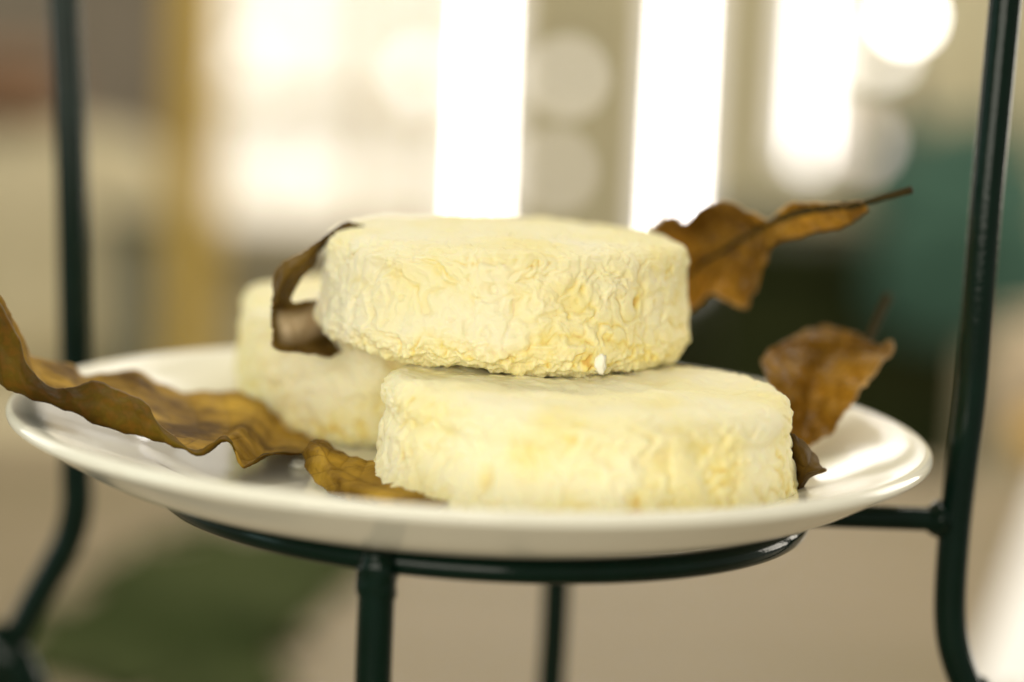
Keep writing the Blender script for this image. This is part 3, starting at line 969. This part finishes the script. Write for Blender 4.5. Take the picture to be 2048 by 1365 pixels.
# large curled leaf over the left rim (rows: lip, outer face, fold, trough, back slope, back margin)
LA = []
for lip, bot, bk, yl, yb in (
        ((-70, 470), (-60, 640), (-62, 480), -.040, -.032),
        ((-30, 560), (-40, 715), (-22, 562), -.042, -.030),
        ((8, 618), (-8, 760), (20, 622), -.043, -.026),
        ((42, 688), (30, 785), (52, 690), -.045, -.015),
        ((62, 742), (70, 800), (72, 716), -.046, .000),
        ((110, 778), (115, 814), (138, 726), -.046, .010),
        ((150, 774), (160, 833), (166, 750), -.047, .014),
        ((196, 763), (205, 852), (206, 748), -.047, .018),
        ((250, 786), (258, 867), (272, 742), -.047, .022),
        ((284, 799), (300, 878), (322, 768), -.047, .026),
        ((318, 845), (340, 890), (366, 783), -.048, .028),
        ((362, 886), (372, 900), (420, 784), -.049, .030),
        ((402, 903), (410, 908), (478, 784), -.049, .030),
        ((442, 874), (448, 882), (520, 800), -.044, .030),
        ((470, 890), (474, 900), (545, 822), -.042, .030),
        ((486, 936), (494, 934), (570, 845), -.046, .030),
        ((530, 910), (535, 912), (600, 865), -.036, .030),
        ((600, 908), (605, 906), (640, 880), -.026, .028)):
    mid1 = ((lip[0] * .5 + bot[0] * .5) - 4, lip[1] * .5 + bot[1] * .5, yl - .005)
    tr_x = bot[0] * .75 + bk[0] * .25
    tr = (tr_x + 6, bot[1] * .86 + bk[1] * .14 - 6, yl + .012)
    sl = (bot[0] * .3 + bk[0] * .7 + 6, bot[1] * .42 + bk[1] * .58, yl * .4 + yb * .6)
    LA.append([(lip[0], lip[1], yl), mid1, (bot[0], bot[1], yl - .002), tr, sl, (bk[0], bk[1], yb)])
leaf("dried_leaf", "large curled brown leaf drooping over the plate's left rim", LA, MAT['leaf'], nu=260, nv=90, seed=2.0, vein_n=13, rib_v=0.62, rib_r=0, crinkle=0.00045, serr=0.0003, flip=False)

# dark leaf curling up between the back cheese and the topmost one
LB = [[(772, 464, .010), (766, 465, .010), (760, 467, .010)],
      [(722, 451, .008), (722, 460, .007), (724, 469, .010)],
      [(682, 449, .006), (686, 460, .004), (694, 471, .009)],
      [(646, 474, .004), (654, 476, .002), (662, 482, .008)],
      [(622, 490, .002), (632, 496, .000), (642, 502, .007)],
      [(592, 512, .000), (610, 520, -.003), (628, 530, .005)],
      [(560, 527, -.002), (584, 540, -.006), (608, 554, .004)],
      [(547, 562, -.003), (566, 568, -.007), (590, 576, .004)],
      [(544, 600, -.003), (560, 602, -.006), (588, 604, .006)],
      [(542, 628, -.004), (562, 624, .000), (600, 622, .010), (646, 600, .020)],
      [(543, 660, -.006), (572, 650, .000), (608, 644, .010), (652, 630, .020)],
      [(546, 694, -.009), (582, 684, -.004), (616, 674, .008), (658, 660, .020)],
      [(592, 708, -.008), (612, 700, -.002), (636, 690, .008), (668, 682, .020)],
      [(624, 708, -.005), (640, 704, .000), (656, 698, .008), (676, 692, .018)],
      [(658, 716, -.003), (666, 712, .002), (674, 708, .008), (684, 704, .016)]]
leaf("dried_leaf", "narrow dark leaf curling upright at the topmost cheese's left end", LB, MAT['leaf_dark'], nu=160, nv=40, seed=5.0, vein_n=8, rib_r=0, crinkle=0.0007, serr=0.0007, pale=(0.62, 0.10, 0.82))

# amber leaf with stalk behind the topmost cheese
LC = [[(1280, 480, .050), (1290, 560, .058), (1290, 640, .055), (1300, 690, .050)],
      [(1332, 435, .048), (1350, 500, .056), (1352, 580, .056), (1366, 636, .050)],
      [(1372, 443, .046), (1386, 490, .054), (1392, 546, .054), (1402, 606, .048)],
      [(1402, 414, .044), (1416, 470, .052), (1428, 522, .050), (1424, 590, .046)],
      [(1440, 403, .042), (1452, 450, .048), (1465, 500, .046), (1452, 603, .044)],
      [(1492, 418, .038), (1498, 450, .044), (1502, 478, .042), (1490, 618, .040)],
      [(1532, 437, .034), (1534, 448, .038), (1536, 457, .037), (1508, 586, .036)],
      [(1562, 419, .030), (1561, 432, .032), (1560, 443, .032), (1524, 536, .036)],
      [(1594, 404, .024), (1592, 420, .028), (1590, 431, .027), (1550, 490, .034)],
      [(1642, 411, .016), (1636, 417, .020), (1630, 421, .021), (1606, 472, .030)],
      [(1692, 408, .010), (1686, 411, .013), (1682, 413, .014), (1692, 450, .020)],
      [(1726, 403, .006), (1728, 404, .008), (1730, 406, .008), (1738, 421, .010)]]
leaf("dried_leaf", "amber brown leaf with a long stalk behind the topmost cheese", LC, MAT['leaf_amber'], nu=180, nv=60, seed=9.0, vein_n=7, rib_v=0.62, rib_r=0.0013,
     stem=[(1700, 411, .0115), (1735, 404, .008), (1775, 393, .003), (1822, 380, -.002)], stem_r=0.0010, crinkle=0.0018, serr=0.0008)

# folded amber leaf behind the lower cheese
LD = [[(1560, 925, .004), (1582, 912, .010), (1600, 900, .012), (1620, 893, .004)],
      [(1560, 880, .006), (1592, 868, .014), (1616, 864, .018), (1656, 868, .006)],
      [(1555, 830, .010), (1596, 815, .020), (1628, 818, .026), (1694, 826, .008)],
      [(1540, 778, .014), (1594, 758, .026), (1634, 772, .034), (1726, 778, .012)],
      [(1524, 728, .020), (1600, 712, .034), (1654, 736, .040), (1758, 736, .016)],
      [(1552, 692, .026), (1616, 690, .040), (1684, 712, .046), (1788, 690, .020)],
      [(1590, 672, .036), (1640, 678, .044), (1694, 698, .048), (1752, 688, .030)],
      [(1618, 662, .046), (1652, 667, .048), (1694, 680, .050), (1728, 676, .042)],
      [(1640, 658, .052), (1662, 659, .052), (1686, 662, .052), (1708, 664, .050)]]
leaf("dried_leaf", "folded brown leaf standing up behind the lower cheese at the plate's right", LD, MAT['leaf_amber'], nu=140, nv=50, seed=14.0, vein_n=7, rib_r=0,
     stem=[(1728, 700, .045), (1745, 665, .050), (1760, 630, .055), (1778, 592, .060)], stem_r=0.0013, crinkle=0.0022)

# small dark curled leaf squeezed out beside the lower cheese
LE = [[(1560, 862, -.030), (1585, 868, -.034), (1606, 882, -.030)],
      [(1560, 895, -.030), (1600, 896, -.038), (1630, 906, -.032)],
      [(1562, 930, -.030), (1610, 926, -.040), (1640, 927, -.033)],
      [(1570, 944, -.030), (1612, 940, -.040), (1653, 940, -.034)],
      [(1578, 958, -.030), (1605, 952, -.039), (1632, 950, -.034)],
      [(1582, 976, -.030), (1598, 972, -.036), (1612, 965, -.033)],
      [(1584, 992, -.030), (1596, 988, -.034), (1608, 982, -.032)],
      [(1580, 1004, -.030), (1590, 1004, -.033), (1600, 1000, -.031)]]
leaf("dried_leaf", "small dark pointed leaf end poking out right of the lower cheese", LE, MAT['leaf_dark'], nu=90, nv=36, seed=21.0, vein_n=4, rib_r=0, crinkle=0.0005, serr=0.0003)

# leaf in front, tucked under the lower cheese
LFf = [[(606, 908, -.030), (614, 890, -.034), (628, 879, -.030), (646, 880, -.022), (660, 892, -.016)],
       [(612, 934, -.036), (632, 908, -.042), (650, 898, -.040), (672, 902, -.030), (690, 908, -.022)],
       [(632, 964, -.044), (652, 940, -.050), (668, 928, -.046), (704, 916, -.036), (720, 918, -.028)],
       [(662, 986, -.052), (684, 964, -.058), (706, 948, -.050), (738, 926, -.042), (752, 926, -.036)],
       [(700, 1002, -.060), (728, 984, -.066), (748, 966, -.058), (772, 948, -.052), (790, 944, -.044)],
       [(770, 1014, -.072), (790, 998, -.076), (806, 984, -.070), (826, 974, -.064), (850, 970, -.054)],
       [(870, 1022, -.084), (882, 1014, -.086), (894, 1006, -.082), (904, 998, -.076), (930, 996, -.066)]]
leaf("dried_leaf", "olive brown leaf bent double in front, tucked under the lower cheese", LFf, MAT['leaf'], nu=130, nv=50, seed=27.0, vein_n=6, rib_v=0.45, rib_r=0, crinkle=0.0006, flip=False)
